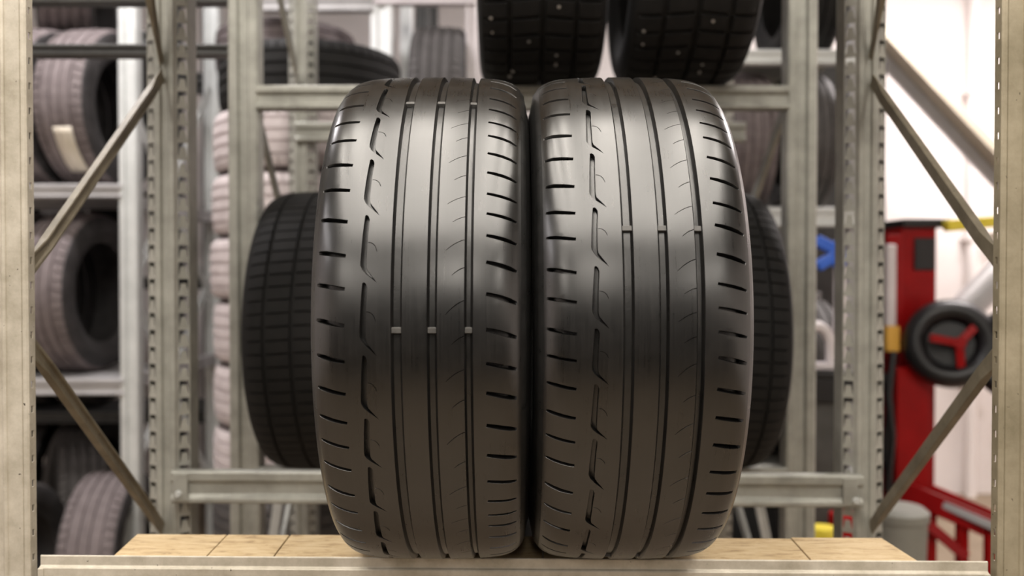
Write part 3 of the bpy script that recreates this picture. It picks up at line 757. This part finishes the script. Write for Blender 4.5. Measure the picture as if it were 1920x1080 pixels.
# right rack behind the rear post
rackD = thing('tyre_rack', (1.2, 3.6, FLOOR), 'pale steel rack behind the right post holding dusty and dark tyres', 'rack')
YD = 3.30
xd0, xd1 = W(1350, 0, YD).x, W(1608, 0, YD).x
channel_post(rackD, xd0, YD + .01, FLOOR, 2.0, .05, 'steel'); channel_post(rackD, xd1, YD + .02, FLOOR, 2.0, .035, 'lgrey')
for py0, py1 in ((93, 121), (388, 425), (880, 905)):
    z1, z0 = W(0, py0, YD).z, W(0, py1, YD).z
    beam(rackD, xd0, xd1, YD - .005, z0, z1, 'steel_pale'); beam(rackD, xd0, xd1, YD + .50, z0, z1, 'steel')
zD = [W(0, p, YD).z for p in (93, 388, 880)]
for z in zD: obj('shelf_panel', MB().box(xd0 + .03, xd1 - .02, YD + .02, YD + .54, z - .004, z - .0005), 'steel', rackD)
store_tyre((W(1448, 0, 3.1).x, YD + .24, zD[1] + .269), 'dusty pinkish tyre on the right rear rack beside the post', rot=(.3, 0, 0), tm='dusty', group='tyres on the right rear rack', scale=.85)
store_tyre((W(1562, 0, 3.2).x, YD + .27, zD[1] + .269), 'dark grey tyre standing between the right rack posts', rot=(.3, 0, math.radians(-3)), tm='grey_rub', sm='black_rub', group='tyres on the right rear rack', scale=.85)
store_tyre((W(1560, 0, 3.2).x, YD + .27, zD[2] + .315), 'dark tyre low on the right rack under the blue forked pole', rot=(.3, 0, 0), tm='grey_rub', sm='black_rub', group='tyres on the right rear rack')
store_tyre((.905, YD + .30, zD[2] + .315), 'dark tyre low on the right rack behind the wide tyres', rot=(.8, 0, 0), tm='grey_rub', sm='black_rub', group='tyres on the right rear rack')
store_tyre((W(1556, 0, 3.2).x, YD + .27, zD[0] + .316), 'black tyre on the top beam of the right rear rack', rot=(.1, 0, 0), tm='black_rub', sm='black_rub', group='tyres on the right rear rack')
for x, lab in ((.62, 'black floor tyre under the right rear rack, leftmost of three'), (.905, 'black floor tyre under the right rear rack, middle of three'), (1.13, 'black floor tyre under the right rear rack, rightmost of three')):
    store_tyre((x, YD + .27, FLOOR + .316), lab, rot=(.2, 0, 0), tm='black_rub', sm='black_rub', group='floor tyres under the right rear rack')
for x, lab in ((-.22, 'large black floor tyre under the middle rack, leftmost of three'), (.02, 'large black floor tyre under the middle rack, middle of three'), (.26, 'large black floor tyre under the middle rack, rightmost of three')):
    store_tyre((x, 3.25, FLOOR + .36), lab, rot=(.2, 0, 0), tm='black_rub', sm='black_rub', group='floor tyres under the middle rack', scale=1.13)
# pole with a blue forked head
YP = 2.95
t = thing('forked_pole', W(1572, 690, YP), 'pale pole with a blue forked head and a curved handle', 'tool')
obj('pole', MB().tube([W(1573, 490, YP), W(1575, 560, YP), W(1572, 690, YP)], [.018, .020, .024], 12), 'pole', t, smooth=40)
f = MB(); f.bar(W(1572, 500, YP), W(1567, 452, YP), .042, .034); hd = obj('fork_head', f, 'blue', t, bevel=.006)
obj('prong', MB().bar(W(1572, 472, YP), W(1530, 450, YP), .038, .03), 'blue', t, bevel=.006); obj('prong', MB().bar(W(1570, 476, YP), W(1532, 500, YP), .036, .03), 'blue', t, bevel=.006)
obj('curved_handle', MB().tube([W(1522, 614, YP), W(1535, 611, YP), W(1548, 620, YP), W(1557, 640, YP), W(1559, 686, YP)], .018, 12), 'pole', t, smooth=40)
obj('foot', MB().box(W(1522, 0, YP).x, W(1582, 0, YP).x, YP - .04, YP + .04, W(0, 692, YP).z, W(0, 680, YP).z), 'pole', t, bevel=.005)
t = thing('storage_box', W(1555, 740, YP + .1), 'black plastic box under the blue forked pole', 'box')
z0, z1 = W(0, 750, YP).z, W(0, 693, YP).z; xa_, xb_ = W(1515, 0, YP).x, W(1592, 0, YP).x
obj('body', MB().box(xa_, xb_, YP - .07, YP + .15, z0, z1 - .02), 'black', t, bevel=.006); obj('lid', MB().box(xa_ - .006, xb_ + .006, YP - .076, YP + .156, z1 - .02, z1 - .001), 'black', t, bevel=.005)
obj('pedestal', MB().box(xa_ + .01, xb_ - .01, YP - .05, YP + .13, FLOOR, z0), 'steel_dark', t, bevel=.004)
# small coloured cans low behind the rack
def can(name, px, py0, py1, Y, r, m, label):
    a, b = W(px, py1, Y), W(px, py0, Y); t = thing(name, a, label, 'can')
    obj('body', MB().tube([(a.x, Y, FLOOR), (a.x, Y, b.z - .01)], r, 20), m, t, smooth=40); obj('lid', MB().tube([(a.x, Y, b.z - .012), (a.x, Y, b.z)], [r * 1.03, r * .95], 20), m, t, smooth=40)
can('oil_drum', 1581, 962, 1010, 2.74, .045, 'red', 'red canister low behind the right post')
can('oil_can', 1543, 988, 1010, 2.6, .040, 'yellow', 'yellow canister low behind the right end of the shelf')

# ------------------------------------------------------------------ the red tyre machine
YM = 3.60
mac = thing('tyre_changer', (W(1720, 0, YM).x, YM, FLOOR), 'red tyre changing machine with black round clamp by the pale wall', 'machine')
def mbox(name, x0, x1, y0, y1, m, ya_, yb_, parent=mac, bev=.006):
    a = W(x0, y0, ya_); b = W(x1, y1, ya_); return obj(name, MB().box(a.x, b.x, ya_, yb_, b.z, a.z), m, parent, bevel=bev)
colm = mbox('column', 1690, 1752, 424, 1000, 'red', YM, YM + .20)
mbox('niche', 1716, 1754, 446, 506, 'black', YM - .012, YM + .02, colm, .002)
mbox('column_cap', 1694, 1786, 410, 426, 'black', YM - .03, YM + .22, colm)
mbox('side_rail', 1664, 1692, 440, 640, 'red', YM - .05, YM + .05)
mbox('piston_rod', 1664, 1681, 458, 612, 'pole', YM - .09, YM - .055)
mbox('valve', 1664, 1688, 612, 660, 'orange', YM - .10, YM - .05)
mbox('lower_column', 1682, 1742, 690, 1060, 'red', YM - .10, YM + .05)
obj('yellow_arm', MB().bar(W(1772, 424, YM - .05), W(1905, 412, YM - .05), .045, .05), 'yellow', mac, bevel=.006)
obj('air_cylinder', MB().tube([W(1905, 480, YM + .1), W(1800, 590, YM + .02)], .062, 20), 'lgrey', mac, smooth=40)
obj('hose', MB().tube([W(1660, 700, YM - .12), W(1668, 770, YM - .13), W(1660, 850, YM - .12), W(1672, 930, YM - .12)], .014, 10), 'black', mac, smooth=40)
obj('hose', MB().tube([W(1676, 660, YM - .12), W(1666, 740, YM - .15), W(1674, 820, YM - .14), W(1664, 920, YM - .13)], .012, 10), 'black', mac, smooth=40)
# round clamp
c = W(1782, 644, YM - .16); ax = Vector((-.32, -.93, .12)).normalized()
def ring(Rr, rr, n=40, m=16, fy=1.0):
    u = ax.orthogonal().normalized(); v = ax.cross(u); b = MB()
    V = []
    for i in range(n):
        d = u * math.cos(i * math.tau / n) + v * math.sin(i * math.tau / n)
        V += [c + d * (Rr + rr * math.cos(k * math.tau / m)) + ax * rr * fy * math.sin(k * math.tau / m) for k in range(m)]
    return b.add(V, [(i * m + k, ((i + 1) % n) * m + k, ((i + 1) % n) * m + (k + 1) % m, i * m + (k + 1) % m) for i in range(n) for k in range(m)])
rg = obj('round_clamp', ring(.128, .044, fy=1.5), 'black', mac, smooth=60)
obj('clamp_plate', MB().tube([c + ax * -.03, c + ax * .005], .13, 32), 'black', rg, smooth=40)
cc = c + ax * .035
hub = W(1798, 644, cc.y)
for px, py in ((1743, 634), (1836, 604), (1802, 706)):
    e = W(px, py, cc.y - .005); e = e + ax * .02
    obj('clamp_arm', MB().bar(W(1797, 644, cc.y) + ax * .02, e, .030, .022, up=ax), 'red', rg, bevel=.004)
obj('clamp_hub', MB().tube([c + ax * -.02 + Vector((.02, 0, 0)), hub + ax * .035], .022, 16), 'red', rg, smooth=40)
obj('clamp_shaft', MB().tube([c - ax * .02, Vector((c.x + .03, YM + .08, c.z))], .03, 16), 'black', mac, smooth=40)
# base frame
obj('base_rail', MB().bar(W(1690, 918, YM - .12), W(1910, 1012, YM - .42), .075, .06), 'red', mac, bevel=.006)
obj('base_rail', MB().bar(W(1740, 912, YM + .02), W(1910, 985, YM - .20), .03, .05), 'red', mac, bevel=.004)
obj('foot_plate', MB().bar(W(1752, 938, YM - .20), W(1900, 1004, YM - .47), .028, .05), 'lgrey', mac, bevel=.004)
for px, y0, y1, Y in ((1808, 985, 1075, YM - .30), (1748, 965, 1075, YM - .22), (1862, 1000, 1075, YM - .40)):
    mbox('leg', px - 9, px + 9, y0, y1 + 40, 'red', Y, Y + .04)
obj('cross_bar', MB().bar(W(1742, 985, YM - .24), W(1812, 1045, YM - .30), .04, .03), 'red', mac, bevel=.004)
# grey bin beside the machine
a = W(1697, 1000, 3.0)
t = thing('waste_bin', (a.x, 3.05, FLOOR), 'grey plastic bin beside the red machine behind the right post', 'bin')
zt_ = W(0, 962, 3.0).z
obj('body', MB().tube([(a.x, 3.05, FLOOR), (a.x, 3.05, zt_ - .03)], [.075, .092], 24), 'bin', t, smooth=40); obj('lid', MB().tube([(a.x, 3.05, zt_ - .032), (a.x, 3.05, zt_ - .005), (a.x, 3.05, zt_ + .01)], [.098, .098, .08], 24), 'bin', t, smooth=40)
# second black wheel at the very right
t = thing('wheel', W(1905, 660, 3.35), 'black wheel at the right edge beside the round clamp', 'wheel')
cx_ = W(1915, 665, 3.35); sv = c; c = cx_; ax = Vector((-.8, -.6, 0)).normalized()
obj('tyre', ring(.135, .05, fy=1.4), 'black', t, smooth=60); obj('disc', MB().tube([c - ax * .03, c + ax * .03], .11, 28), 'black', t, smooth=40); c = sv
obj('axle', MB().tube([cx_, cx_ + Vector((.12, .25, 0)), Vector((cx_.x + .12, cx_.y + .25, FLOOR))], .025, 12), 'black', t, smooth=40)
# inclined beam and pipes on the back wall
YI = 4.9
t = thing('inclined_beam', W(1780, 200, YI), 'beige inclined steel beam crossing in front of the pale wall', 'beam')
obj('flange', MB().bar(W(1560, -30, YI), W(1990, 432, YI), .05, .18), 'beige', t, bevel=.004)
obj('web', MB().bar(W(1560, -2, YI + .05), W(1990, 460, YI + .05), .11, .03), 'lgrey', t, bevel=.003)
obj('wall_bracket', MB().bar(W(1980, 440, YI + .05), Vector((W(1980, 440, YI).x, Y1, W(1980, 440, YI).z)), .08, .08, up=(0, 0, 1)), 'beige', t, bevel=.003)
t = thing('wall_pipe', (W(1832, 0, 5.5).x, 5.53, FLOOR), 'pale vertical pipe running up the back wall', 'pipe')
obj('pipe', MB().tube([(W(1832, 0, 5.5).x, 5.53, FLOOR), (W(1832, 0, 5.5).x, 5.53, CEIL)], .035, 16), 'wall', t, smooth=40)
for z in (-.3, .6, 1.5): obj('clip', MB().box(W(1832, 0, 5.5).x - .05, W(1832, 0, 5.5).x + .05, 5.49, 5.6, z - .015, z + .015), 'wall', t, bevel=.002)

# unseen black block added behind the photographer to darken reflections on the treads
t = thing('reflection_blocker', (0, -2.3, FLOOR), 'unseen low black block added behind the photographer to darken reflections', 'reflection_blocker')
obj('blocker_top', MB().box(-3.2, 3.0, -2.62, -1.98, 0.30, 0.34), 'black', t, bevel=.006)
for k in range(6): obj('door', MB().box(-3.1 + k * 1.01, -3.1 + k * 1.01 + .99, -2.02, -2.0, FLOOR + .08, 0.29), 'black', t, bevel=.004)
obj('body', MB().box(-3.12, 2.96, -2.60, -2.02, FLOOR, 0.30), 'black', t)
# dark cabinet added to hide the bright wall in the gaps of the right rear rack
t = thing('added_cabinet', (1.36, 4.3, FLOOR), 'tall dark grey cabinet added to darken the gaps behind the right rear rack', 'cabinet')
obj('body', MB().box(1.00, 1.72, 4.12, 4.55, FLOOR, 1.36), 'steel_dark', t, bevel=.004)
for k in range(2):
    x = 1.01 + k * .352
    d = obj('door', MB().box(x, x + .348, 4.10, 4.119, FLOOR + .06, 1.34), 'steel_dark', t, bevel=.004)
    hx = x + (.31 if k == 0 else .035)
    obj('handle', MB().box(hx - .010, hx + .010, 4.075, 4.099, .15, .30), 'lgrey', d, bevel=.003)
